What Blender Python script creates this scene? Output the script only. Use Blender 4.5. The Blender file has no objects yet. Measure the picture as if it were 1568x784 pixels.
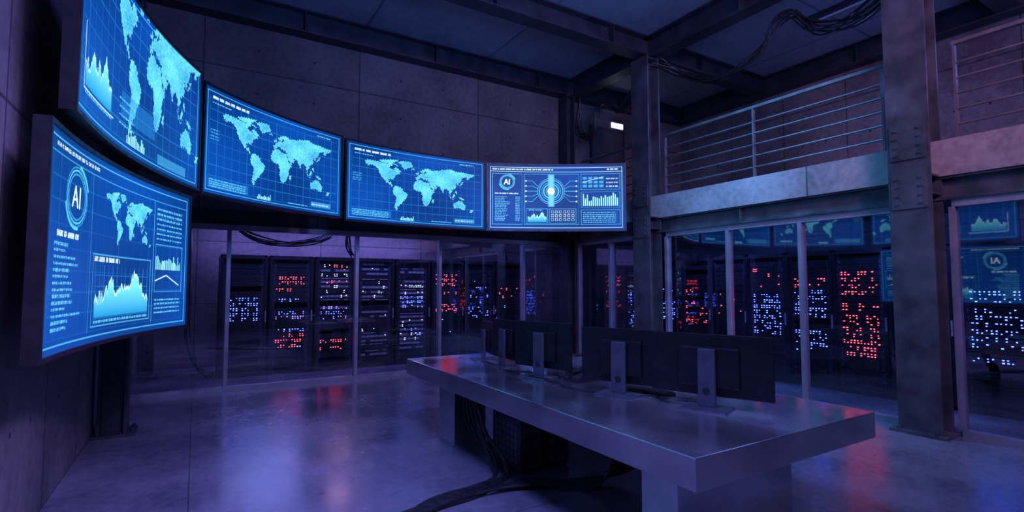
import bpy, bmesh, math, random
import numpy as np
from mathutils import Vector, Matrix
random.seed(7); np.random.seed(7)
scene = bpy.context.scene
COL = scene.collection
scene.view_settings.view_transform = 'Standard'
scene.view_settings.look = 'None'

# ------------------------------------------------------------------ materials
def newmat(name):
    m = bpy.data.materials.new(name); m.use_nodes = True
    nt = m.node_tree; nt.nodes.clear()
    out = nt.nodes.new('ShaderNodeOutputMaterial')
    return m, nt, out

def simple(name, base, rough=0.5, metal=0.0, var=0.25, nscale=6.0, bump=0.0, rvar=0.1, stretch=None, spec=0.5):
    m, nt, out = newmat(name)
    N = nt.nodes; L = nt.links
    b = N.new('ShaderNodeBsdfPrincipled')
    tc = N.new('ShaderNodeTexCoord')
    mp = N.new('ShaderNodeMapping')
    if stretch: mp.inputs['Scale'].default_value = stretch
    nz = N.new('ShaderNodeTexNoise'); nz.inputs['Scale'].default_value = nscale; nz.inputs['Detail'].default_value = 5
    L.new(tc.outputs['Object'], mp.inputs[0]); L.new(mp.outputs[0], nz.inputs['Vector'])
    cr = N.new('ShaderNodeValToRGB')
    cr.color_ramp.elements[0].position = 0.3; cr.color_ramp.elements[1].position = 0.7
    cr.color_ramp.elements[0].color = tuple(c*(1-var) for c in base)+(1,)
    cr.color_ramp.elements[1].color = tuple(min(1, c*(1+var)) for c in base)+(1,)
    L.new(nz.outputs['Fac'], cr.inputs[0]); L.new(cr.outputs[0], b.inputs['Base Color'])
    mr = N.new('ShaderNodeMapRange'); mr.inputs['From Min'].default_value=.3; mr.inputs['From Max'].default_value=.7
    mr.inputs['To Min'].default_value = max(0.02, rough-rvar); mr.inputs['To Max'].default_value = min(1, rough+rvar)
    L.new(nz.outputs['Fac'], mr.inputs['Value']); L.new(mr.outputs[0], b.inputs['Roughness'])
    b.inputs['Metallic'].default_value = metal
    b.inputs['Specular IOR Level'].default_value = spec
    if bump > 0:
        bp = N.new('ShaderNodeBump'); bp.inputs['Strength'].default_value = bump; bp.inputs['Distance'].default_value = 0.01
        L.new(nz.outputs['Fac'], bp.inputs['Height']); L.new(bp.outputs[0], b.inputs['Normal'])
    L.new(b.outputs[0], out.inputs[0])
    return m

def emit(name, col, strength, sampled=False):
    m, nt, out = newmat(name)
    e = nt.nodes.new('ShaderNodeEmission'); e.inputs[0].default_value = tuple(col)+(1,); e.inputs[1].default_value = strength
    nt.links.new(e.outputs[0], out.inputs[0])
    if not sampled: m.cycles.emission_sampling = 'NONE'
    return m

def concrete(name, c1, c2, ax, bw, bh, holes=True, rough=0.75, rv=0.12, bump=0.35, joint=0.012, spec=0.4, jdark=0.35, tile=0.82):
    m, nt, out = newmat(name); N = nt.nodes; L = nt.links
    b = N.new('ShaderNodeBsdfPrincipled'); b.inputs['Specular IOR Level'].default_value = spec
    g = N.new('ShaderNodeNewGeometry'); s = N.new('ShaderNodeSeparateXYZ'); L.new(g.outputs['Position'], s.inputs[0])
    cb = N.new('ShaderNodeCombineXYZ'); L.new(s.outputs[ax[0]], cb.inputs[0]); L.new(s.outputs[ax[1]], cb.inputs[1])
    n1 = N.new('ShaderNodeTexNoise'); n1.inputs['Scale'].default_value = 0.9; n1.inputs['Detail'].default_value = 8; n1.inputs['Roughness'].default_value = 0.62
    n2 = N.new('ShaderNodeTexNoise'); n2.inputs['Scale'].default_value = 14; n2.inputs['Detail'].default_value = 6
    L.new(g.outputs['Position'], n1.inputs['Vector']); L.new(g.outputs['Position'], n2.inputs['Vector'])
    ad = N.new('ShaderNodeMath'); ad.operation = 'MULTIPLY_ADD'; ad.inputs[1].default_value = 0.3
    L.new(n2.outputs['Fac'], ad.inputs[0]); 
    mu = N.new('ShaderNodeMath'); mu.operation = 'MULTIPLY'; mu.inputs[1].default_value = 0.7
    L.new(n1.outputs['Fac'], mu.inputs[0]); L.new(mu.outputs[0], ad.inputs[2])
    cr = N.new('ShaderNodeValToRGB'); cr.color_ramp.elements[0].position = 0.36; cr.color_ramp.elements[1].position = 0.64
    cr.color_ramp.elements[0].color = tuple(c1)+(1,); cr.color_ramp.elements[1].color = tuple(c2)+(1,)
    L.new(ad.outputs[0], cr.inputs[0])
    br = N.new('ShaderNodeTexBrick'); br.offset = 0.0
    br.inputs['Color1'].default_value = (1,1,1,1); br.inputs['Color2'].default_value = (tile,tile,tile,1); br.inputs['Mortar'].default_value = (jdark,)*3+(1,)
    br.inputs['Scale'].default_value = 1; br.inputs['Mortar Size'].default_value = joint; br.inputs['Mortar Smooth'].default_value = 0.1
    br.inputs['Brick Width'].default_value = bw; br.inputs['Row Height'].default_value = bh
    L.new(cb.outputs[0], br.inputs['Vector'])
    mx = N.new('ShaderNodeMixRGB'); mx.blend_type = 'MULTIPLY'; mx.inputs[0].default_value = 1
    L.new(cr.outputs[0], mx.inputs[1]); L.new(br.outputs['Color'], mx.inputs[2])
    last = mx.outputs[0]
    if holes:
        def frac(o, per, off):
            a = N.new('ShaderNodeMath'); a.operation = 'PINGPONG'; a.inputs[1].default_value = per/2
            L.new(o, a.inputs[0])
            d = N.new('ShaderNodeMath'); d.operation = 'SUBTRACT'; d.inputs[1].default_value = off; L.new(a.outputs[0], d.inputs[0])
            q = N.new('ShaderNodeMath'); q.operation = 'POWER'; q.inputs[1].default_value = 2; L.new(d.outputs[0], q.inputs[0])
            return q.outputs[0]
        qa = frac(s.outputs[ax[0]], bw, bw*0.32); qb = frac(s.outputs[ax[1]], bh, bh*0.28)
        sm = N.new('ShaderNodeMath'); sm.operation = 'ADD'; L.new(qa, sm.inputs[0]); L.new(qb, sm.inputs[1])
        lt = N.new('ShaderNodeMath'); lt.operation = 'LESS_THAN'; lt.inputs[1].default_value = 0.02**2; L.new(sm.outputs[0], lt.inputs[0])
        m2 = N.new('ShaderNodeMixRGB'); m2.blend_type = 'MULTIPLY'; m2.inputs[2].default_value = (0.2,0.2,0.2,1)
        L.new(lt.outputs[0], m2.inputs[0]); L.new(last, m2.inputs[1]); last = m2.outputs[0]
    L.new(last, b.inputs['Base Color'])
    mr = N.new('ShaderNodeMapRange'); mr.inputs['From Min'].default_value = 0.3; mr.inputs['From Max'].default_value = 0.7
    mr.inputs['To Min'].default_value = rough-rv; mr.inputs['To Max'].default_value = rough+rv
    L.new(n1.outputs['Fac'], mr.inputs['Value']); L.new(mr.outputs[0], b.inputs['Roughness'])
    bp = N.new('ShaderNodeBump'); bp.inputs['Strength'].default_value = bump; bp.inputs['Distance'].default_value = 0.015
    L.new(ad.outputs[0], bp.inputs['Height']); L.new(bp.outputs[0], b.inputs['Normal'])
    L.new(b.outputs[0], out.inputs[0])
    return m

def glassmat(name, tint):
    m, nt, out = newmat(name); N = nt.nodes; L = nt.links
    t = N.new('ShaderNodeBsdfTransparent'); t.inputs[0].default_value = tuple(tint)+(1,)
    g = N.new('ShaderNodeBsdfGlossy'); g.inputs['Roughness'].default_value = 0.02; g.inputs['Color'].default_value = (0.9,0.95,1,1)
    lw = N.new('ShaderNodeLayerWeight'); lw.inputs[0].default_value = 0.5
    p = N.new('ShaderNodeMath'); p.operation = 'POWER'; p.inputs[1].default_value = 4; L.new(lw.outputs['Facing'], p.inputs[0])
    q = N.new('ShaderNodeMath'); q.operation = 'MULTIPLY_ADD'; q.inputs[1].default_value = 0.8; q.inputs[2].default_value = 0.11; L.new(p.outputs[0], q.inputs[0])
    mx = N.new('ShaderNodeMixShader'); L.new(q.outputs[0], mx.inputs[0]); L.new(t.outputs[0], mx.inputs[1]); L.new(g.outputs[0], mx.inputs[2])
    L.new(mx.outputs[0], out.inputs[0])
    return m

M_wallB = concrete('concrete_wall_xz', (0.065,0.056,0.062), (0.18,0.155,0.165), (0,2), 2.35, 1.25)
M_wallL = concrete('concrete_wall_yz', (0.085,0.076,0.082), (0.22,0.195,0.205), (1,2), 1.25, 2.6)
M_slab  = concrete('concrete_slab_edge', (0.17,0.15,0.15), (0.42,0.37,0.37), (1,2), 3.8, 9, holes=False)
M_ceil  = concrete('concrete_ceiling', (0.18,0.20,0.25), (0.31,0.33,0.39), (0,1), 2.4, 2.2, holes=False, joint=0.02, jdark=0.45)
M_floor = concrete('polished_concrete_floor', (0.07,0.075,0.105), (0.19,0.19,0.23), (0,1), 3.9, 3.2, holes=False, rough=0.25, rv=0.10, bump=0.04, joint=0.006, spec=0.9, jdark=0.5, tile=0.95)
M_steel = simple('painted_steel', (0.12,0.125,0.14), 0.40, 0.6, 0.45, 3.0, 0.15)
M_steelD= simple('dark_steel', (0.05,0.052,0.068), 0.5, 0.5, 0.3, 3.0, 0.1)
M_alu   = simple('aluminium_frame', (0.38,0.40,0.46), 0.38, 0.6, 0.12, 5)
M_rail  = simple('railing_steel', (0.20,0.18,0.19), 0.38, 0.6, 0.2, 5)
M_desk  = simple('brushed_stainless', (0.68,0.69,0.73), 0.20, 0.93, 0.26, 1.6, 0.02, 0.13)
M_black = simple('black_plastic', (0.018,0.018,0.022), 0.4, 0, 0.2, 10)
M_mon = simple('monitor_shell', (0.007,0.010,0.014), 0.40, 0.0, 0.15, 10, spec=.35)
M_screenoff = simple('dark_lcd', (0.006,0.006,0.008), 0.15, 0, 0.1, 3, rvar=0.03)
M_stand = simple('grey_metal_stand', (0.12,0.14,0.18), 0.35, 0.6, 0.15, 8)
M_rub   = simple('cable_rubber', (0.018,0.018,0.022), 0.32, 0, 0.3, 20)
M_rack  = simple('rack_black_metal', (0.02,0.02,0.026), 0.4, 0.4, 0.25, 4)
M_unit  = simple('server_faceplate', (0.05,0.05,0.065), 0.4, 0.5, 0.4, 30)
M_unitM = simple('server_ear', (0.12,0.12,0.15), 0.4, 0.5, 0.4, 30)
M_unitL = simple('silver_faceplate', (0.45,0.47,0.54), 0.35, 0.4, 0.35, 40)
M_fab   = simple('chair_fabric', (0.02,0.02,0.024), 0.8, 0, 0.3, 60, 0.2)
M_wood  = simple('door_paint', (0.05,0.05,0.06), 0.5, 0.1, 0.1, 3)
M_glass = glassmat('partition_glass', (0.92,0.945,0.98))
M_ledR = emit('led_red', (1.0,0.045,0.07), 12)
M_ledB = emit('led_blue', (0.045,0.09,1.0), 18)
M_ledW = emit('led_white', (0.65,0.75,1.0), 5.0)
M_ledV = emit('led_violet', (0.30,0.18,1.0), 5.0)
M_lamp = emit('lamp_diffuser', (0.75,0.9,1.0), 8.0)
M_tubeoff = simple('unlit_diffuser', (0.5,0.5,0.55), 0.4, 0, 0.05)

# ------------------------------------------------------------------ mesh builder
class MB:
    def __init__(s): s.v=[]; s.f=[]; s.m=[]; s.mats=[]; s.smooth=[]
    def mi(s, mat):
        if mat not in s.mats: s.mats.append(mat)
        return s.mats.index(mat)
    def add(s, vs, fs, mat, mtx=None, smooth=False):
        o=len(s.v); k=s.mi(mat)
        for p in vs:
            p=Vector(p)
            if mtx is not None: p = mtx @ p
            s.v.append(tuple(p))
        for f in fs: s.f.append(tuple(o+i for i in f)); s.m.append(k); s.smooth.append(smooth)
    def box(s, lo, hi, mat, mtx=None):
        x0,y0,z0=lo; x1,y1,z1=hi
        vs=[(x0,y0,z0),(x1,y0,z0),(x1,y1,z0),(x0,y1,z0),(x0,y0,z1),(x1,y0,z1),(x1,y1,z1),(x0,y1,z1)]
        fs=[(0,3,2,1),(4,5,6,7),(0,1,5,4),(1,2,6,5),(2,3,7,6),(3,0,4,7)]
        s.add(vs,fs,mat,mtx)
    def bbox(s, lo, hi, b, mat, mtx=None):
        """bevelled box"""
        bm=bmesh.new(); bmesh.ops.create_cube(bm,size=1)
        c=[(lo[i]+hi[i])/2 for i in range(3)]; d=[hi[i]-lo[i] for i in range(3)]
        for v in bm.verts: v.co=Vector((v.co.x*d[0]+c[0], v.co.y*d[1]+c[1], v.co.z*d[2]+c[2]))
        bmesh.ops.bevel(bm, geom=bm.edges[:], offset=b, segments=2, profile=0.5, affect='EDGES')
        bm.verts.index_update()
        s.add([v.co.copy() for v in bm.verts],[[v.index for v in f.verts] for f in bm.faces],mat,mtx)
        bm.free()
    def cyl(s, p0, p1, r, mat, n=12, r1=None, mtx=None, caps=True):
        p0=Vector(p0); p1=Vector(p1); d=(p1-p0).normalized()
        a=d.orthogonal().normalized(); b=d.cross(a); r1=r if r1 is None else r1
        vs=[]
        for k in range(n):
            t=2*math.pi*k/n; vs.append(p0+(a*math.cos(t)+b*math.sin(t))*r)
        for k in range(n):
            t=2*math.pi*k/n; vs.append(p1+(a*math.cos(t)+b*math.sin(t))*r1)
        fs=[(k,(k+1)%n,n+(k+1)%n,n+k) for k in range(n)]
        s.add(vs,fs,mat,mtx,True)
        if caps: s.add(vs,[tuple(range(n-1,-1,-1)),tuple(range(n,2*n))],mat,mtx)
    def obj(s, name, loc=(0,0,0), rz=0, parent=None):
        me=s.mesh(name); ob=bpy.data.objects.new(name, me); COL.objects.link(ob)
        ob.location=loc; ob.rotation_euler=(0,0,rz)
        if parent: ob.parent=parent
        return ob
    def mesh(s,name):
        me=bpy.data.meshes.new(name); me.from_pydata(s.v,[],s.f)
        for m in s.mats: me.materials.append(m)
        me.polygons.foreach_set('material_index', s.m); me.polygons.foreach_set('use_smooth', s.smooth)
        me.update(); return me

def boxobj(name, lo, hi, mat):
    b=MB(); b.box(lo,hi,mat); return b.obj(name)
def empty(name, loc=(0,0,0), rz=0):
    e=bpy.data.objects.new(name,None); e.empty_display_size=0.2; COL.objects.link(e); e.location=loc; e.rotation_euler=(0,0,rz); return e

def cables(name, paths, r, mat=M_rub):
    cu=bpy.data.curves.new(name,'CURVE'); cu.dimensions='3D'; cu.bevel_depth=r; cu.bevel_resolution=2; cu.resolution_u=8
    for pts in paths:
        sp=cu.splines.new('BEZIER'); sp.bezier_points.add(len(pts)-1)
        for bp,p in zip(sp.bezier_points,pts):
            bp.co=p; bp.handle_left_type=bp.handle_right_type='AUTO'
    cu.materials.append(mat)
    ob=bpy.data.objects.new(name,cu); COL.objects.link(ob); return ob
def jitter(pts, n, j, zmin=None):
    out=[]
    for i in range(n):
        q=[]
        for k,p in enumerate(pts):
            v=[p[0]+random.uniform(-j,j), p[1]+random.uniform(-j,j), p[2]+random.uniform(-j,j)]
            if zmin is not None: v[2]=max(zmin,v[2])
            q.append(v)
        out.append(q)
    return out

# ------------------------------------------------------------------ room shell
XL,XR,XM = -0.9, 7.05, 10.6      # left wall, glass line, far right wall
YF,YB,YS = -3.5, 9.0, 12.0       # front wall, back glass line, server room back
ZC = 6.1
boxobj('floor', (XL-0.2,YF-0.2,-0.2), (XM+0.2,YS+0.2,0), M_floor)
boxobj('ceiling', (XL-0.2,YF-0.2,ZC), (XM+0.2,YB+0.25,ZC+0.2), M_ceil)
boxobj('wall_left', (XL-0.2,YF-0.2,0), (XL,YS+0.2,ZC), M_wallL)
boxobj('wall_right', (XM,YF-0.2,0), (XM+0.2,YS+0.2,ZC), M_wallL)
boxobj('wall_front', (XL,YF-0.2,0), (XM,YF,ZC), M_wallB)
boxobj('wall_back', (XL,YB,2.78), (XM,YB+0.25,ZC), M_wallB)
boxobj('wall_server_room', (XL,YS,0), (XM,YS+0.2,2.78), M_wallB)
boxobj('ceiling_server_room', (XL,YB+0.25,2.78), (XM,YS+0.2,2.98), M_ceil)
boxobj('mezzanine_floor', (XR-0.1,YF,2.8), (XM,YB,3.2), M_slab)

# I beams
def ibeam(name, p0, p1, w, h, tf=0.025, tw=0.02, mat=M_steelD):
    """horizontal beam along x or y, p = bottom centre"""
    b=MB(); x0,y0,z=p0; x1,y1,_=p1
    if abs(x1-x0)>abs(y1-y0):
        f=lambda a,c,z0,z1: b.box((x0,y0+a,z0),(x1,y0+c,z1),mat)
    else:
        f=lambda a,c,z0,z1: b.box((x0+a,y0,z0),(x0+c,y1,z1),mat)
    f(-w/2,w/2,z,z+tf); f(-w/2,w/2,z+h-tf,z+h); f(-tw/2,tw/2,z+tf,z+h-tf)
    # stiffener plates
    L=max(abs(x1-x0),abs(y1-y0)); n=max(2,int(L/2))
    for i in range(1,n):
        t=i/n
        if abs(x1-x0)>abs(y1-y0):
            xx=x0+(x1-x0)*t; b.box((xx-.008,y0-w/2+.01,z+tf),(xx+.008,y0+w/2-.01,z+h-tf),mat)
        else:
            yy=y0+(y1-y0)*t; b.box((x0-w/2+.01,yy-.008,z+tf),(x0+w/2-.01,yy+.008,z+h-tf),mat)
    return b.obj(name)
ibeam('steel_beam', (XL,8.86,5.72),(XM,8.86,0),0.26,0.38)
ibeam('steel_beam', (XL,6.6,5.74),(XM,6.6,0),0.28,0.36)
ibeam('steel_beam', (XL,2.55,5.74),(XM,2.55,0),0.28,0.36)
ibeam('steel_beam', (6.95,YF,5.70),(6.95,8.73,0),0.28,0.40)
ibeam('steel_beam', (10.42,YF,5.72),(10.42,8.73,0),0.26,0.38)
ibeam('steel_beam', (-0.72,YF,5.72),(-0.72,8.73,0),0.26,0.38)
ibeam('steel_beam', (XR,YF,2.54),(XR,YB,0),0.16,0.26, mat=M_steel)
ibeam('steel_beam', (XL,YB+0.08,2.54),(XR-0.1,YB+0.08,0),0.16,0.24, mat=M_steelD)

def column(x,y,h,wx=0.30,wy=0.40,mat=M_steel,splice=True):
    b=MB(); t=0.028
    b.box((-wx/2,-wy/2,0.03),(-wx/2+t,wy/2,h),mat); b.box((wx/2-t,-wy/2,0.03),(wx/2,wy/2,h),mat)
    b.box((-wx/2+t,-0.015,0.03),(wx/2-t,0.015,h),mat)
    b.box((-wx/2-.08,-wy/2-.06,0),(wx/2+.08,wy/2+.06,0.03),mat)
    for sx in(-1,1):
        for sy in(-1,1):
            b.cyl((sx*(wx/2+.05),sy*(wy/2-.03),.03),(sx*(wx/2+.05),sy*(wy/2-.03),.07),.018,mat,6)
    if splice:
        for z in (2.45,3.0):
            b.box((-wx/2-.014,-wy/2+.03,z),(-wx/2,wy/2-.03,z+.4),mat)
            for sy in(-1,1):
                for dz in(.06,.15,.25,.34):
                    b.cyl((-wx/2-.014,sy*.11,z+dz),(-wx/2-.032,sy*.11,z+dz),.016,mat,6)
    for z in (2.6,2.8,5.66):
        b.box((-wx/2+t,-wy/2+.01,z),(wx/2-t,wy/2-.01,z+.02),mat)
    return b.obj('steel_column',(x,y,0))
column(6.86,6.6,5.7); column(6.86,2.55,5.7)
column(-0.72,7.1,5.72,0.26,0.26,M_steelD,False); column(6.76,8.78,5.7,0.22,0.26,M_steelD,False)

# ------------------------------------------------------------------ glass partitions
def glazing(name, axis, const, ticks, z0=0.0, z1=2.54, bay_doors=()):
    e=empty(name)
    fr=MB(); d=0.05
    def B(a0,a1,zz0,zz1,dd=d,mat=M_alu):
        if axis=='x': fr.box((a0,const-dd,zz0),(a1,const+dd,zz1),mat)
        else: fr.box((const-dd,a0,zz0),(const+dd,a1,zz1),mat)
    a,bn=ticks[0],ticks[-1]
    B(a,bn,z0,z0+.07); B(a,bn,z1-.08,z1)
    for t in ticks: B(t-.028,t+.028,z0+.07,z1-.08,.055)
    fr.obj(name+'_frame',parent=e)
    for i in range(len(ticks)-1):
        g=MB(); p,q=ticks[i]+.028,ticks[i+1]-.028
        if axis=='x': g.box((p,const-.006,z0+.07),(q,const+.006,z1-.08),M_glass)
        else: g.box((const-.006,p,z0+.07),(const+.006,q,z1-.08),M_glass)
        g.obj(name+'_pane_%d'%(i+1),parent=e)
    return e
glazing('window_1','x',YB+.06,[-0.87,0.42,2.37,3.92,5.79,6.85])
glazing('window_2','y',XR,[6.86,7.75,8.75])
glazing('window_3','y',XR,[2.80,3.95,5.08,6.3])
glazing('window_4','y',XR,[-3.45,-1.6,0.3,2.28])

# ------------------------------------------------------------------ mezzanine railings
def railing(y0,y1,x=XR-0.02,posts=3):
    b=MB()
    for i in range(posts):
        y=y0+(y1-y0)*i/(posts-1); b.box((x-.025,y-.012,3.2),(x+.025,y+.012,4.27),M_rail)
        b.box((x-.05,y-.05,3.2),(x+.05,y+.05,3.212),M_rail)
    b.box((x-.03,y0-.02,4.24),(x+.03,y1+.02,4.28),M_rail)
    for k in range(5):
        z=3.36+k*0.17; b.cyl((x,y0,z),(x,y1,z),.013,M_rail,8)
    return b.obj('guard_railing')
railing(2.9,6.3); railing(-3.4,2.2,posts=4); railing(6.9,8.6,posts=2)

# ------------------------------------------------------------------ server racks
LED={'r':M_ledR,'b':M_ledB,'w':M_ledW,'v':M_ledV}
def rack_mesh(zones, light=()):
    b=MB(); W,D,H=0.74,0.95,2.15
    for x in(0,W-.05):
        for y in(0,D-.05): b.box((x,y,0.0),(x+.05,y+.05,H),M_rack)
    b.box((0,0,0),(W,D,.07),M_rack); b.box((0,0,H-.06),(W,D,H),M_rack)
    b.box((.01,.05,.07),(.02,D-.05,H-.06),M_rack); b.box((W-.02,.05,.07),(W-.01,D-.05,H-.06),M_rack)
    b.box((.05,D-.03,.07),(W-.05,D-.01,H-.06),M_rack)
    b.box((.05,.03,.07),(.085,.08,H-.06),M_unit); b.box((W-.085,.03,.07),(W-.05,.08,H-.06),M_unit)
    b.box((.0,-.02,.05),(.035,0,H-.03),M_rack); b.box((W-.035,-.02,.05),(W,0,H-.03),M_rack)
    b.box((.035,-.02,H-.07),(W-.035,0,H-.03),M_rack); b.box((.035,-.02,.05),(W-.035,0,.09),M_rack)
    b.box((W-.03,-.045,.95),(W-.012,-.02,1.15),M_unitL)
    z=.10; x0,x1=.09,W-.09
    while z<H-.14:
        h=random.choice([.044,.088,.088,.088,.10])
        if z+h>H-.07: break
        zc=z+h/2
        if random.random()<.94:
            lt=any(a<=zc<=c for a,c in light) and random.random()<.75
            yo=random.uniform(.035,.055)
            b.box((x0,yo,z+.004),(x1,.75,z+h-.004),M_unit)
            if lt:
                for k in range(6):
                    xa=x0+.02+k*(x1-x0-.04)/6
                    if random.random()<.85: b.box((xa,yo-.008,z+h*.3),(xa+.078,yo,z+h*.7),M_unitL)
            n=random.choice([4,6,8])
            for k in range(n):
                xa=x0+.03+k*(x1-x0-.06)/n
                b.box((xa,yo-.006,z+.012),(xa+(x1-x0-.06)/n-.01,yo,z+h-.012),M_rack if not lt else M_unit)
            b.box((x0-.004,yo-.02,z+.015),(x0+.008,yo,z+h-.015),M_unitM); b.box((x1-.008,yo-.02,z+.015),(x1+.004,yo,z+h-.015),M_unitM)
            yl=yo-.014
            for (za,zb,cols,dens) in zones:
                if za<=zc<=zb and h>.05 and random.random()<.95:
                    c=random.choice(cols); rowd=dens*random.uniform(.7,1.3)
                    ng=11; gw=(x1-x0-.05)/ng
                    for g_ in range(ng):
                        if random.random()>min(.95,rowd*1.35): continue
                        if random.random()<.1: c=random.choice(cols)
                        for (dz,pp) in ((.017,.7),(-.018,.55)):
                            if random.random()>pp: continue
                            xx=x0+.025+g_*gw
                            w=random.choice([.012,.015,.022]); hh=random.choice([.010,.012,.014])
                            b.box((xx,yl,zc+dz-hh/2),(xx+w,yl+.008,zc+dz+hh/2),LED[c])
        z+=h
    return b.mesh('server_rack')
def place_rack(me, x,y,rz):
    ob=bpy.data.objects.new('server_rack',me); COL.objects.link(ob); ob.location=(x,y,0.0); ob.rotation_euler=(0,0,rz)
    return ob
back_specs=[
 ([(.95,1.38,'b',.6),(1.5,1.62,'r',.15)],[]),
 ([(1.52,1.88,'r',.65),(.95,1.42,'bbv',.6),(.42,.9,'rrb',.45)],[]),
 ([(1.4,2.0,'wrw',.35),(.95,1.35,'bwv',.55),(.33,.6,'r',.6)],[(1.1,2.0)]),
 ([(.3,2.0,'w',.06)],[(.2,2.05)]),
 ([(1.15,1.6,'bw',.6),(.5,.9,'bw',.15)],[(.3,2.0)]),
 ([(1.05,1.85,'r',.62),(.5,.9,'vb',.2)],[]),
 ([(.9,1.7,'b',.2)],[]),
 ([(.9,1.6,'br',.15)],[]),
]
for i,(z,l) in enumerate(back_specs):
    place_rack(rack_mesh(z,l), 0.36+i*0.785, 10.3, 0)
right_specs=[ # from Y high to low
 (8.75,[(.8,1.6,'b',.3)]),(7.98,[(.9,1.6,'b',.6)]),
 (7.2,[(.9,1.6,'r',.3)]),(6.45,[(.8,1.5,'r',.08)]),
 (5.72,[(.75,1.5,'b',.55),(1.6,1.9,'r',.1)]),(4.98,[(.55,1.55,'b',.65),(1.6,1.78,'r',.6)]),
 (4.25,[(.5,1.85,'r',.62)]),(3.5,[(.4,.9,'bw',.08)]),
 (2.72,[(.55,1.55,'b',.62)]),(1.98,[(.7,1.5,'b',.4)]),(1.2,[(.6,1.8,'r',.3)]),(0.4,[(.6,1.8,'b',.3)]),
]
for (y,z) in right_specs:
    place_rack(rack_mesh(z), 8.4, y, -math.pi/2)

# ------------------------------------------------------------------ video screens (vector content rasterised on dense curved meshes)
POLY=[
[(-168,66),(-156,71),(-128,70),(-110,68),(-95,68),(-94,72),(-82,68),(-95,60),(-92,57),(-82,55),(-79,52),(-78,60),(-72,62),(-64,58),(-56,52),(-66,49),(-60,46),(-70,43),(-74,40),(-76,35),(-81,31),(-80,25),(-83,29),(-90,30),(-97,27),(-97,21),(-91,18),(-87,21),(-88,16),(-83,15),(-83,10),(-78,8),(-85,10),(-95,16),(-105,20),(-112,29),(-117,33),(-124,40),(-124,48),(-133,56),(-145,60),(-152,59),(-162,55),(-158,58),(-165,61)],
[(-52,82),(-30,83),(-20,76),(-22,70),(-38,65),(-44,60),(-52,66),(-55,72),(-68,77)],
[(-125,74),(-115,77),(-90,81),(-65,83),(-78,76),(-85,73),(-70,70),(-65,65),(-78,70),(-90,71),(-105,70),(-118,71)],
[(-78,8),(-72,12),(-62,10),(-52,5),(-50,0),(-44,-3),(-35,-6),(-39,-15),(-41,-22),(-48,-26),(-53,-33),(-58,-38),(-65,-42),(-68,-50),(-66,-55),(-73,-52),(-75,-45),(-73,-37),(-71,-28),(-70,-18),(-76,-14),(-81,-6),(-80,0)],
[(-6,35),(10,37),(11,33),(20,31),(32,31),(37,20),(43,12),(51,12),(48,5),(41,-3),(40,-15),(35,-24),(28,-33),(19,-35),(15,-27),(12,-17),(13,-7),(9,1),(8,4),(-4,5),(-12,8),(-17,14),(-16,22),(-10,30)],
[(49,-13),(50,-16),(47,-25),(44,-23),(44,-17)],
[(-9,37),(-9,43),(-2,44),(-4,48),(3,51),(8,54),(9,57),(12,55),(20,55),(24,59),(29,60),(23,61),(24,65),(18,61),(16,57),(11,59),(5,59),(6,62),(14,67),(22,70),(30,71),(41,67),(36,65),(44,66),(55,69),(68,69),(73,73),(85,74),(104,78),(114,74),(130,72),(142,73),(160,70),(180,69),(180,65),(172,61),(163,58),(162,52),(156,57),(158,61),(150,59),(137,55),(141,50),(135,44),(129,41),(129,36),(126,34),(126,38),(121,40),(118,38),(122,36),(120,33),(122,30),(118,24),(110,20),(106,19),(109,12),(105,9),(100,13),(104,2),(100,7),(98,16),(94,17),(90,22),(87,21),(80,15),(80,10),(77,8),(73,18),(70,22),(66,25),(57,26),(50,30),(52,25),(57,24),(60,22),(55,17),(45,13),(42,18),(35,29),(35,36),(28,36),(27,40),(23,38),(20,40),(14,45),(18,40),(16,38),(10,44),(4,43),(0,39),(-5,36)],
[(-5,50),(1,51),(0,53),(-3,58),(-6,57),(-3,54)],[(-10,52),(-6,52),(-6,55),(-10,54)],[(-24,65),(-14,66),(-16,64),(-22,64)],
[(130,32),(136,34),(141,36),(142,41),(145,44),(141,45),(140,40),(136,36)],
[(95,5),(104,-2),(106,-6),(101,-2)],[(109,1),(117,7),(118,1),(115,-4),(110,-3)],[(131,-1),(141,-3),(150,-9),(140,-8)],[(106,-7),(115,-8),(115,-9),(106,-8)],[(120,18),(124,12),(126,7),(122,8),(120,14)],
[(114,-22),(122,-18),(130,-12),(137,-12),(136,-15),(140,-17),(142,-11),(146,-19),(153,-26),(150,-37),(144,-38),(138,-33),(131,-32),(124,-33),(115,-34)],
[(173,-35),(178,-38),(170,-46),(167,-45)]]
NX,NY=520,260
def inside(px,py,poly):
    r=np.zeros(px.shape,bool); n=len(poly); j=n-1
    for i in range(n):
        xi,yi=poly[i]; xj,yj=poly[j]
        if yi!=yj:
            c=((yi>py)!=(yj>py)) & (px<(xj-xi)*(py-yi)/(yj-yi)+xi); r^=c
        j=i
    return r
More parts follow.
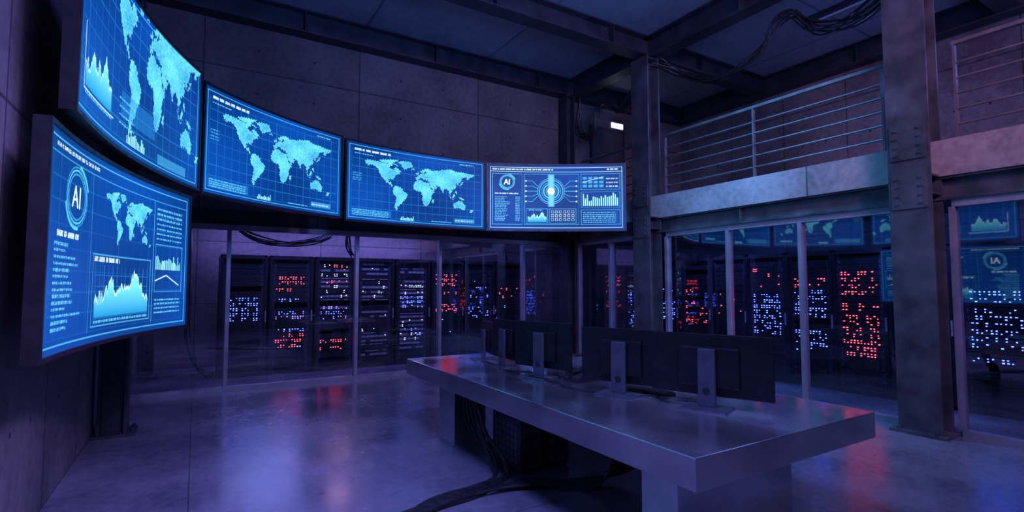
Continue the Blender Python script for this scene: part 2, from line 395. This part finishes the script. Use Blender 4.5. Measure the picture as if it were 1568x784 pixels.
class Scr:
    def __init__(s):
        s.x,s.y=np.meshgrid(np.linspace(0,2,NX),np.linspace(0,1,NY))
        bg=np.array([0.0015,0.048,0.28]); 
        blob=.30*np.sin(s.x*3.1+1)*np.sin(s.y*4.3+.5)
        s.c=bg[None,None,:]*(1+blob)[:,:,None]
    def put(s,mask,col,a=1.0):
        m=(mask.astype(float)*a)[:,:,None]; s.c=s.c*(1-m)+np.array(col)*m
    def rect(s,x0,y0,x1,y1,col,a=1): s.put((s.x>=x0)&(s.x<=x1)&(s.y>=y0)&(s.y<=y1),col,a)
    def frame(s,x0,y0,x1,y1,col,a=1,w=.006):
        s.rect(x0,y0,x1,y0+w,col,a); s.rect(x0,y1-w,x1,y1,col,a); s.rect(x0,y0,x0+w,y1,col,a); s.rect(x1-w,y0,x1,y1,col,a)
    def grid(s,x0,y0,x1,y1,d,col,a=.5):
        m=(s.x>=x0)&(s.x<=x1)&(s.y>=y0)&(s.y<=y1)
        g=(np.mod(s.x-x0,d)<.005)|(np.mod(s.y-y0,d)<.005); s.put(m&g,col,a)
    def ring(s,cx,cy,r,w,col,a=1,a0=0,a1=7):
        d=np.hypot(s.x-cx,s.y-cy); t=np.mod(np.arctan2(s.y-cy,s.x-cx),2*math.pi)
        s.put((abs(d-r)<w/2)&(t>=a0)&(t<=a1),col,a)
    def line(s,x0,y0,x1,y1,w,col,a=1):
        L=max(1e-6,math.hypot(x1-x0,y1-y0)); ux,uy=(x1-x0)/L,(y1-y0)/L
        t=np.clip((s.x-x0)*ux+(s.y-y0)*uy,0,L); d=np.hypot(s.x-x0-t*ux,s.y-y0-t*uy); s.put(d<w/2,col,a)
    def text(s,x,y,h,w,col=(.14,.6,.9),a=.85):
        xe=x+w
        while x<xe:
            l=random.uniform(.5,2.2)*h*1.6
            m=(s.x>=x)&(s.x<=min(x+l,xe))&(s.y>=y)&(s.y<=y+h)
            nz=np.random.rand(NY,NX)>.25; s.put(m&nz,col,a); x+=l+h*.6
    def map(s,x0,y0,x1,y1):
        lon=-172+(s.x-x0)/(x1-x0)*352; lat=-56+(s.y-y0)/(y1-y0)*138
        jl=2.2*np.sin(lat*.9+lon*.5)+1.6*np.sin(lon*1.3-lat*.7); lonj=lon+jl*.6; latj=lat+1.3*np.sin(lon*.8+1)
        m=np.zeros(lon.shape,bool)
        for p in POLY: m|=inside(lonj,latj,p)
        er=m.copy()
        er[1:-1,1:-1]=m[1:-1,1:-1]&m[:-2,1:-1]&m[2:,1:-1]&m[1:-1,:-2]&m[1:-1,2:]
        n=np.kron(np.random.rand(NY//5+1,NX//5+1),np.ones((5,5)))[:NY,:NX]
        n2=np.random.rand(NY,NX)
        lo=np.array([.010,.24,.56]); hi=np.array([.18,.84,.98])
        smooth=.5+.5*np.sin(lon*.06+.5)*np.sin(lat*.09+1)
        t=np.clip(.08+.40*smooth+.25*n+.40*(n2>.75),0,1)[:,:,None]
        land=lo*(1-t)+hi*t
        mm=m[:,:,None]; s.c=np.where(mm,land,s.c)
        s.put(m&~er,(.25,.9,1.05),.75)
    def area(s,x0,y0,x1,y1,seed,col0=(.01,.28,.6),col1=(.25,.95,1.1)):
        rs=np.random.RandomState(seed); n=60
        k=np.arange(n); h=.25+.35*np.exp(-((k-18)/5.)**2)+.5*np.exp(-((k-45)/7.)**2)+.25*rs.rand(n)+.2*np.exp(-((k-30)/4.)**2)
        h/=h.max(); hx=np.interp((s.x-x0)/(x1-x0)*(n-1),k,h)*(y1-y0)
        m=(s.x>=x0)&(s.x<=x1)&(s.y>=y0)&(s.y<=y0+hx)
        t=np.clip((s.y-y0)/(y1-y0),0,1)[:,:,None]; c=np.array(col0)*(1-t)+np.array(col1)*t
        s.c=np.where(m[:,:,None],c,s.c)
        s.put((abs(s.y-y0-hx)<.009)&(s.x>=x0)&(s.x<=x1),(.6,1,1),.9)
    def bars(s,x0,y0,x1,y1,n,seed):
        rs=np.random.RandomState(seed); w=(x1-x0)/n
        for k in range(n): s.rect(x0+k*w,y0,x0+k*w+w*.6,y0+(y1-y0)*(.35+.65*rs.rand()),(.35,.9,1),.9)
    def AI(s,cx,cy,r):
        for rr,a in((r,1),(r*.86,.5),(r*1.12,.35)): s.ring(cx,cy,rr,.008,C1,a)
        s.ring(cx,cy,r*1.2,.014,C1,.9,.3,1.4); s.ring(cx,cy,r*1.2,.014,C1,.9,3.4,4.9)
        h=r*.36; w=.016
        s.line(cx-h*1.2,cy-h,cx-h*.45,cy+h,w,CW); s.line(cx-h*.45,cy+h,cx+h*.3,cy-h,w,CW); s.line(cx-h*.9,cy-h*.3,cx,cy-h*.3,w*.8,CW)
        s.line(cx+h*.85,cy-h,cx+h*.85,cy+h,w,CW)
C1=(.10,.62,1.0); CW=(.7,.97,1.05); CG=(.015,.20,.60)
def scr_map(kind):
    s=Scr(); s.grid(.06,.06,1.94,.92,.105,CG,.6); s.frame(.03,.03,1.97,.97,C1,.6)
    if kind==0:
        s.map(.45,.12,2.0,1.12); s.area(.14,.16,.58,.44,3); s.text(.14,.12,.014,.46)
        s.bars(.85,.06,1.15,.16,14,5); s.rect(.75,.20,1.30,.36,CG,.45); s.line(.12,.14,.12,.47,.008,CW,.8); s.line(.12,.14,.62,.14,.008,CW,.8)
        for k in range(4): s.text(.72,.30-k*.05,.012,.25)
        s.rect(1.35,.05,1.8,.12,C1,.3)
    else:
        s.text(.10,.90,.028,.50,CW,.9); s.text(.10,.86,.012,.25); s.text(1.62,.92,.016,.22)
        s.map(.22,.17,1.84,.86)
        for k in range(4): s.text(.08,.60-k*.03,.012,.12,C1,.6)
        s.rect(.06,.06,.62,.15,CG,.5)
        for k in range(4): s.text(.08,.065+k*.021,.012,.5)
        s.bars(.75,.05,.95,.12,12,9); s.text(1.2,.06,.012,.3); s.rect(1.55,.07,1.85,.13,C1,.35); s.text(1.56,.09,.016,.26,CW,.6)
    return s.c
def scr_dash4():
    s=Scr(); s.c*=.8; s.frame(.03,.03,1.97,.97,CW,.6,.008); s.text(.06,.925,.022,.9,CW,.8); s.text(1.75,.925,.022,.16,CW,.8)
    s.line(.03,.9,1.97,.9,.008,CW,.6); s.frame(.06,.08,.50,.87,C1,.6); s.AI(.28,.74,.10)
    s.text(.10,.55,.018,.34,CW,.9)
    for k in range(15): s.text(.10,.50-k*.026,.013,random.uniform(.12,.22)); s.text(.40,.50-k*.026,.013,.07)
    s.frame(.53,.08,1.34,.87,C1,.5); cx,cy=.93,.60
    s.rect(cx-.05,.36,cx+.05,.86,C1,.45); s.rect(cx-.03,.36,cx+.03,.86,(.3,.75,.9),.5)
    for r,w,a in((.20,.006,.8),(.175,.016,.6),(.14,.006,.9),(.11,.022,.7),(.075,.008,1)): s.ring(cx,cy,r,w,C1,a)
    s.put(np.hypot(s.x-cx,s.y-cy)<.055,(.8,1,1),1); s.put(np.hypot(s.x-cx,s.y-cy)<.035,(1.3,1.5,1.3),1)
    for sx in(-1,1):
        for k in range(5):
            y=.44+k*.08; s.line(cx+sx*.2,cy+(y-cy)*.5,cx+sx*.28,y,.005,C1,.9); s.line(cx+sx*.28,y,cx+sx*.37,y,.005,C1,.9); s.ring(cx+sx*.375,y,.008,.008,CW)
    s.text(.6,.30,.014,.2); s.area(.58,.12,.86,.27,4); s.frame(.56,.1,.88,.33,C1,.5); s.frame(.90,.1,1.30,.33,C1,.5)
    for k in range(3):
        for j in range(6): s.frame(.93+j*.06,.14+k*.06,.97+j*.06,.18+k*.06,CW,.7)
    s.frame(1.37,.62,1.94,.87,C1,.5)
    for k in range(3):
        for j in range(4): s.rect(1.40+j*.08,.66+k*.06,1.46+j*.08,.70+k*.06,C1,.5); 
        s.text(1.74,.66+k*.06,.02,.17,CW,.6)
    s.line(1.40,.74,1.70,.82,.006,CW); s.frame(1.37,.34,1.94,.59,C1,.5); s.bars(1.40,.37,1.92,.57,18,6)
    s.frame(1.37,.08,1.94,.31,C1,.5)
    for k in range(6): s.text(1.40,.11+k*.03,.013,.48)
    return s.c
def scr_dashL():
    s=Scr(); s.grid(.06,.06,1.94,.92,.105,CG,.3); s.frame(.03,.03,1.97,.97,C1,.6); s.text(.1,.93,.016,.6,CW,.7)
    s.line(.03,.9,1.97,.9,.006,C1,.6); s.line(.62,.06,.62,.9,.006,C1,.5); s.line(1.5,.06,1.5,.9,.006,C1,.5)
    s.AI(.40,.74,.13); s.text(.15,.53,.028,.30,CW,.85)
    for k in range(14): s.text(.12,.49-k*.03,.013,random.uniform(.15,.4))
    s.map(.80,.54,1.46,.86); s.text(.68,.44,.025,.35,CW,.8); s.frame(.66,.08,1.47,.48,C1,.5)
    s.grid(.7,.12,1.44,.42,.06,CG,.8); s.area(.70,.13,1.44,.40,12); s.text(.70,.10,.012,.74)
    for k in range(7): s.text(1.54,.84-k*.035,.014,.36)
    for k in range(4): s.text(1.54,.2-k*.03,.012,.36)
    s.bars(1.54,.42,1.9,.52,24,8); s.line(1.54,.34,1.7,.38,.007,CW); s.line(1.7,.38,1.88,.31,.007,CW); s.frame(1.53,.26,1.92,.6,C1,.5)
    return s.c

def screen_mat():
    m,nt,out=newmat('led_screen_content'); N=nt.nodes; L=nt.links
    b=N.new('ShaderNodeBsdfPrincipled'); b.inputs['Base Color'].default_value=(.003,.003,.006,1); b.inputs['Roughness'].default_value=.35
    b.inputs['Specular IOR Level'].default_value=.2
    a=N.new('ShaderNodeVertexColor'); a.layer_name='content'
    L.new(a.outputs['Color'],b.inputs['Emission Color']); b.inputs['Emission Strength'].default_value=1.35
    L.new(b.outputs[0],out.inputs[0]); m.cycles.emission_sampling='NONE'; return m
M_scr=screen_mat()

def curved_screen(p0,p1,z0,z1,sag,img,wall_arms=False):
    """p0 = left end, p1 = right end seen from the room; bulges away from the room"""
    e=empty('curved_video_screen',((p0[0]+p1[0])/2,(p0[1]+p1[1])/2,(z0+z1)/2))
    P0=Vector((p0[0],p0[1])); P1=Vector((p1[0],p1[1])); ch=P1-P0; Lc=ch.length; t=ch/Lc
    n=Vector((-t.y,t.x))   # away from room
    def pt(s,off=0.0):
        k=4*s*(1-s); q=P0+ch*s+n*(sag*k+off)
        return q
    S=np.linspace(0,1,NX); T=np.linspace(0,1,NY)
    xy=np.array([tuple(pt(a)) for a in S]); 
    V=np.zeros((NY,NX,3)); V[:,:,0]=xy[None,:,0]; V[:,:,1]=xy[None,:,1]; V[:,:,2]=(z0+(z1-z0)*T)[:,None]
    c=np.array(e.location); V-=c
    idx=np.arange(NX*NY).reshape(NY,NX)
    F=np.stack([idx[:-1,:-1],idx[:-1,1:],idx[1:,1:],idx[1:,:-1]],-1).reshape(-1,4)
    me=bpy.data.meshes.new('display_surface')
    me.vertices.add(NX*NY); me.vertices.foreach_set('co',V.ravel())
    me.loops.add(F.size); me.loops.foreach_set('vertex_index',F.ravel())
    me.polygons.add(len(F)); me.polygons.foreach_set('loop_start',np.arange(0,F.size,4))
    me.update(calc_edges=True); me.validate()
    ca=me.color_attributes.new('content','FLOAT_COLOR','POINT')
    cc=np.ones((NY,NX,4)); cc[:,:,:3]=img; ca.data.foreach_set('color',cc.ravel().astype(np.float32))
    me.materials.append(M_scr)
    ob=bpy.data.objects.new('display_surface',me); COL.objects.link(ob); ob.parent=e
    b=MB(); n2=28; bz=.028; D=.075
    def strip(za,zb,oa,ob_,sa=0.0,sb=1.0):
        vs=[];fs=[]
        for k in range(n2+1):
            s=sa+(sb-sa)*k/n2
            q0=pt(s,oa); q1=pt(s,ob_)
            vs+= [(q0.x,q0.y,za),(q0.x,q0.y,zb),(q1.x,q1.y,zb),(q1.x,q1.y,za)]
        for k in range(n2):
            o=4*k
            for j in range(4): fs.append((o+j,o+(j+1)%4,o+4+(j+1)%4,o+4+j))
        fs.append((0,1,2,3)); fs.append((4*n2+3,4*n2+2,4*n2+1,4*n2))
        b.add([Vector(v)-e.location for v in vs],fs,M_black)
    eb=bz/Lc
    strip(z0-bz,z0,-.012,D,-eb,1+eb); strip(z1,z1+bz,-.012,D,-eb,1+eb)
    strip(z0,z1,-.012,D,-eb,-.0005); strip(z0,z1,-.012,D,1.0005,1+eb); strip(z0,z1,.006,D)
    b.obj('display_housing',parent=e)
    k=MB(); c2=Vector((e.location.x,e.location.y))
    for s in(.25,.75):
        q=pt(s,D)-c2; r=pt(s,D+.12)-c2
        k.cyl((q.x,q.y,-.2),(r.x,r.y,-.2),.03,M_steelD); k.cyl((q.x,q.y,.2),(r.x,r.y,.2),.03,M_steelD)
        k.cyl((r.x,r.y,-.45),(r.x,r.y,.45),.035,M_steelD)
        if wall_arms:
            yw=YB-c2.y
            for z in(-.2,.2): k.box((r.x-.03,r.y,z+.0),(r.x+.03,yw,z+.06),M_steelD)
    k.obj('mount_bracket',parent=e)
    return e
Z0,Z1=2.60,3.76
curved_screen((-.60,3.68),(-.02,6.18),Z0,Z1+.04,.13,scr_map(0))
curved_screen((-.68,3.58),(-.08,6.06),1.22,2.47,.13,scr_dashL())
curved_screen((.03,6.34),(1.74,7.62),Z0,Z1,.12,scr_map(1),True)
curved_screen((1.84,7.66),(4.22,7.84),Z0-.02,Z1-.02,.12,scr_map(2),True)
curved_screen((4.30,7.84),(6.34,6.62),Z0-.02,Z1-.04,.10,scr_dash4(),True)

# ------------------------------------------------------------------ desk
d=MB(); DX0,DX1,DY0,DY1=2.13,3.94,1.75,5.86
d.bbox((DX0,DY0,.58),(DX1,DY1,.75),.006,M_desk)
d.bbox((2.34,2.05,0),(3.45,2.33,.58),.005,M_desk)
d.bbox((2.24,4.78,0),(2.60,5.15,.58),.005,M_desk)
d.bbox((3.12,4.78,0),(3.48,5.15,.58),.005,M_desk)
d.box((3.3,2.33,.52),(3.36,4.85,.58),M_steelD)
d.obj('control_room_desk')

def monitor(x,y,rz,w,h=.43,zb=.08):
    b=MB(); W=w/2
    b.bbox((-W,.0,zb),(W,.022,zb+h),.005,M_mon)             # panel
    b.box((-W+.008,.0221,zb+.014),(W-.008,.0235,zb+h-.008),M_screenoff)   # lcd
    b.bbox((-W*.5,-.026,zb+.06),(W*.5,.004,zb+h-.09),.012,M_mon)   # rear bulge
    for k in range(10): b.box((-W*.4+k*W*.08,-.0275,zb+h-.12),(-W*.4+k*W*.08+W*.05,-.0255,zb+h-.112),M_rack)
    b.bbox((-.06,-.062,.012),(.06,-.034,zb+h-.10),.006,M_stand)  # neck
    b.cyl((0,-.036,zb+h*.55),(0,-.024,zb+h*.55),.045,M_stand,20)
    b.cyl((0,-.0635,zb+h-.16),(0,-.0615,zb+h-.16),.018,M_unitM,20)   # round badge
    b.cyl((0,-.0645,.12),(0,-.0615,.12),.025,M_black,20)   # cable hole
    b.bbox((-.16,-.17,0),(.16,.05,.012),.004,M_stand)        # foot
    return b.obj('computer_monitor',(x,y,.75),math.radians(rz))
monitor(3.10,2.42,-70,.84)
monitor(2.90,3.09,-67,.70,.43)
monitor(2.80,4.05,-74,.68,.43)
monitor(2.82,4.74,-92,.62,.41)
monitor(2.90,5.30,-104,.50,.36)

def keyboard(x,y,rz):
    b=MB(); b.bbox((-.22,-.07,0),(.22,.07,.018),.005,M_black)
    for r in range(5):
        for c in range(18):
            b.box((-.21+c*.0233,-.06+r*.0245,.018),(-.21+c*.0233+.019,-.06+r*.0245+.020,.026),M_unitM)
    return b.obj('computer_keyboard',(x,y,.75),math.radians(rz))
keyboard(3.12,3.03,-80); keyboard(3.35,4.35,-85)
def phone(x,y,rz):
    b=MB()
    vs=[(-.1,-.11,0),(.1,-.11,0),(.1,.11,0),(-.1,.11,0),(-.1,-.11,.025),(.1,-.11,.025),(.1,.11,.075),(-.1,.11,.075)]
    b.add(vs,[(0,3,2,1),(4,5,6,7),(0,1,5,4),(1,2,6,5),(2,3,7,6),(3,0,4,7)],M_black)
    b.bbox((-.095,-.09,.055),(-.045,.10,.085),.012,M_black,Matrix.Rotation(.1,4,'X'))
    b.bbox((-.1,-.1,.045),(-.04,-.055,.075),.012,M_black); b.bbox((-.1,.06,.07),(-.04,.108,.10),.012,M_black)
    for r in range(4):
        for c in range(3): b.box((-.01+c*.03,-.09+r*.028,.03+r*.006),(.012+c*.03,-.07+r*.028,.042+r*.0065),M_stand)
    b.box((-.01,.035,.062),(.08,.09,.076),M_screenoff)
    return b.obj('desk_phone',(x,y,.75),math.radians(rz))
phone(2.98,3.70,-90)
cables('desk_cables', jitter([(2.72,3.2,.765),(2.66,3.5,.765),(2.70,3.8,.765),(2.66,4.1,.765)],2,.02,.758)+jitter([(3.08,2.5,.765),(2.96,2.75,.765),(3.0,2.78,.765),(2.86,3.0,.765)],2,.02,.758)+jitter([(2.72,4.1,.765),(2.62,4.5,.765),(2.75,4.8,.765),(2.78,5.3,.765)],2,.03,.758),.005)

# mouse
b=MB(); bm=bmesh.new(); bmesh.ops.create_uvsphere(bm,u_segments=16,v_segments=10,radius=1)
for v in bm.verts: v.co=Vector((v.co.x*.032,v.co.y*.055,max(0,v.co.z)*.034))
bm.verts.index_update(); b.add([v.co.copy() for v in bm.verts],[[v.index for v in f.verts] for f in bm.faces],M_black,None,True); bm.free()
b.box((-.003,.02,.028),(.003,.035,.034),M_stand); b.obj('computer_mouse',(3.52,2.62,.75),math.radians(-70))

# PC tower + under desk cables
def tower(x,y,rz):
    b=MB(); b.bbox((-.11,-.24,.02),(.11,.24,.47),.008,M_unit)
    b.box((-.095,-.246,.05),(.095,-.24,.45),M_unitM)
    for k in range(12): b.box((-.08,-.25,.08+k*.022),(.08,-.245,.09+k*.022),M_rack)
    b.box((-.08,-.25,.37),(.08,-.245,.41),M_black); b.cyl((.06,-.252,.43),(.06,-.245,.43),.008,M_ledB,10)
    for sx in(-.08,.08):
        for sy in(-.2,.2): b.cyl((sx,sy,0),(sx,sy,.02),.018,M_black,10)
    for r in range(6):
        for k in range(6):
            b.box((-.1125,-.19+k*.065,.08+r*.055),(-.11,-.14+k*.065,.12+r*.055),M_unitM)
    return b.obj('computer_tower',(x,y,0),math.radians(rz))
tower(2.50,4.02,0); tower(2.80,4.02,0)
und=[]
for i in range(9):
    a=random.uniform(0,1)
    und.append([(2.3+.3*a,4.45,.57),(2.28+.04*a,4.36,.32+.1*a),(2.24+.06*a,4.0-.2*a,.03),(2.0,3.62+.05*i/3,.016),(1.5,3.5+.02*i,.016),(1.0,3.35-.02*i+random.uniform(-.05,.05),.016),(.3,2.9-.03*i,.016)])
for i in range(8):
    und.append([(2.95+.03*i,3.3,.57),(2.85+.05*i,3.15,.22),(2.7,3.2+.03*i,.025),(2.35,3.45+.02*i,.035),(1.9,3.55,.035),(1.2,3.38+.02*i,.025),(.4,2.95,.016)])
for i in range(5):
    und.append([(2.3,4.7-.05*i,.57),(2.3,4.6-.1*i,.25),(2.4,4.4-.03*i,.1),(2.5,4.28,.3)])
for i in range(4):
    und.append([(2.22+.04*i,5.2,.57),(2.75,4.7,.30),(2.75-.03*i,4.45,.06),(2.9,4.28,.2)])
cables('cable_bundle',und,.012)

# chairs
def chair(x,y,rz):
    b=MB()
    for k in range(5):
        a=2*math.pi*k/5+.3; c,s_=math.cos(a),math.sin(a)
        b.cyl((0,0,.11),(c*.29,s_*.29,.085),.022,M_black,10,.014); b.cyl((c*.29,s_*.29,.085),(c*.29,s_*.29,.05),.01,M_black,8)
        b.cyl((c*.29-s_*.02,s_*.29+c*.02,.03),(c*.29+s_*.02,s_*.29-c*.02,.03),.03,M_black,14)
    b.cyl((0,0,.10),(0,0,.40),.028,M_black,14); b.box((-.12,-.12,.39),(.12,.12,.42),M_black)
    b.bbox((-.25,-.24,.42),(.25,.25,.50),.03,M_fab)
    b.cyl((0,-.2,.42),(0,-.31,.62),.025,M_black,10)
    R=Matrix.Translation((0,-.30,.5))@Matrix.Rotation(.12,4,'X')
    b.bbox((-.22,-.03,.06),(.22,.03,.50),.028,M_fab,R)
    for sx in(-1,1):
        b.cyl((sx*.25,0,.45),(sx*.29,0,.64),.014,M_black,8); b.bbox((sx*.29-.03,-.12,.64),(sx*.29+.03,.13,.67),.01,M_black)
    return b.obj('office_chair',(x,y,0),math.radians(rz))
chair(4.42,5.35,80); chair(4.42,3.6,100)

# ------------------------------------------------------------------ cables high up
cables('ceiling_cable_bundle', jitter([(6.95,6.4,5.62),(7.4,6.2,5.40),(7.4,5.53,5.13),(7.4,4.72,5.25),(7.4,4.27,5.6),(7.4,3.77,5.22),(7.4,3.17,5.2),(7.2,2.6,5.6)],9,.085),.013)
cables('ceiling_cable_bundle', jitter([(6.95,8.6,5.6),(6.95,8.62,4.9),(6.98,8.3,4.76),(7.0,7.95,5.39),(7.0,7.43,5.08),(6.95,6.9,5.5)],8,.07),.013)
cables('server_room_cables', jitter([(.3,9.8,2.75),(.9,9.8,2.42),(1.5,9.9,2.36),(2.1,10,2.55),(2.3,10.2,2.74)],7,.06)+jitter([(2.4,9.8,2.74),(2.45,10.0,2.4),(2.7,10.5,2.2)],5,.05)+jitter([(5.6,9.8,2.74),(5.9,10.0,2.35),(6.2,10.4,2.2)],5,.05)+jitter([(-.1,11.6,2.7),(-.1,11.2,1.4),(-.05,10.6,.5),(.2,10.3,.06),(.3,10.6,.05)],4,.04),.013)

# emergency light + door on mezzanine
b=MB(); b.bbox((8.12,8.90,5.26),(8.52,8.985,5.42),.01,M_tubeoff); b.box((8.15,8.885,5.29),(8.49,8.90,5.39),M_lamp); b.obj('emergency_light')
b=MB(); b.box((7.62,8.94,3.2),(8.52,8.99,5.2),M_wood); b.box((7.56,8.92,3.2),(7.62,8.99,5.25),M_steelD); b.box((8.52,8.92,3.2),(8.58,8.99,5.25),M_steelD); b.box((7.62,8.92,5.2),(8.52,8.99,5.25),M_steelD)
b.cyl((7.72,8.90,4.2),(7.84,8.90,4.2),.01,M_rail); b.cyl((7.72,8.90,4.2),(7.72,8.95,4.2),.01,M_rail); b.obj('door_1')
for (x,y) in ((8.7,4.0),(8.7,0.5)):
    b=MB(); b.box((x-.09,y-.7,ZC-.07),(x+.09,y+.7,ZC),M_steelD); b.cyl((x,y-.68,ZC-.09),(x,y+.68,ZC-.09),.02,M_tubeoff,12); b.obj('ceiling_light')

# ------------------------------------------------------------------ lamps
def area(name, loc, target, size, col, w, sy=None, spread=180):
    l=bpy.data.lights.new(name,'AREA'); l.energy=w; l.color=col; l.size=size; l.spread=math.radians(spread)
    if sy: l.shape='RECTANGLE'; l.size_y=sy
    o=bpy.data.objects.new(name,l); COL.objects.link(o); o.location=loc
    o.rotation_euler=(Vector(target)-Vector(loc)).to_track_quat('-Z','Y').to_euler(); return o
area('violet_ceiling_lamp',(2.2,-2.2,5.4),(5,5,2.2),2.6,(.36,.34,1.0),165,1.2)
area('magenta_ceiling_lamp',(4.6,-0.6,5.3),(7,3.6,3.5),1.2,(1.0,.48,.92),52,.8,110)
area('blue_floor_fill',(1.2,2.2,5.5),(1.4,3.6,0),1.2,(.22,.25,1.0),115,1.2,120)  # added fill from overhead to turn the floor bluer; no fixture behind it
area('blue_ceiling_fill',(2.2,1.0,3.9),(3.5,5,6.1),1.4,(.12,.28,1.0),115,None,120)  # added mid-air light that brightens the ceiling blue, not a real uplighter
area('mezzanine_lamp',(9.3,4.0,5.6),(8.6,4.5,3.3),.8,(.20,.32,1.0),16)
area('mezzanine_ceiling_fill',(8.4,1.0,4.6),(8.8,4.5,6.1),.8,(.16,.22,1.0),34)  # added without a fitting, lifts the blue on the mezzanine ceiling
area('violet_wall_fill',(1.6,0.6,5.0),(-.9,3.6,.7),.6,(.42,.30,1.0),40,.6,60)  # added fill to brighten the lower left wall in violet
area('teal_glazing_fill',(5.6,4.6,5.5),(6.9,4.6,1.4),1.6,(.08,.42,1.0),65,.5,90)  # added to tint the lower steelwork teal; stands for no real lamp
area('server_room_lamp',(3.0,9.95,2.72),(3.0,10.5,0.0),5.6,(.20,.20,1.0),75,.12)
area('server_room_lamp',(7.5,9.75,2.70),(7.5,10.9,1.0),.9,(.22,.20,1.0),20,.25)
area('server_room_lamp',(2.3,11.4,2.74),(2.3,11.9,2.1),4.4,(.30,.25,1.0),70,.12)
for y in(0.5,3.4,6.2): area('server_room_lamp',(7.65,y,2.70),(8.9,y,1.2),.9,(.08,.20,1.0),24,.25)
w=bpy.data.worlds.new('World'); scene.world=w; w.use_nodes=True
w.node_tree.nodes['Background'].inputs[0].default_value=(.01,.012,.05,1); w.node_tree.nodes['Background'].inputs[1].default_value=.5

# ------------------------------------------------------------------ camera
cd=bpy.data.cameras.new('camera'); cam=bpy.data.objects.new('camera',cd); COL.objects.link(cam)
cam.location=(0,0,1.6); cam.rotation_euler=(math.radians(90+3.3),0,math.radians(-31.4))
cd.sensor_width=36; cd.lens=18.18; cd.clip_start=.05; cd.clip_end=100
scene.camera=cam
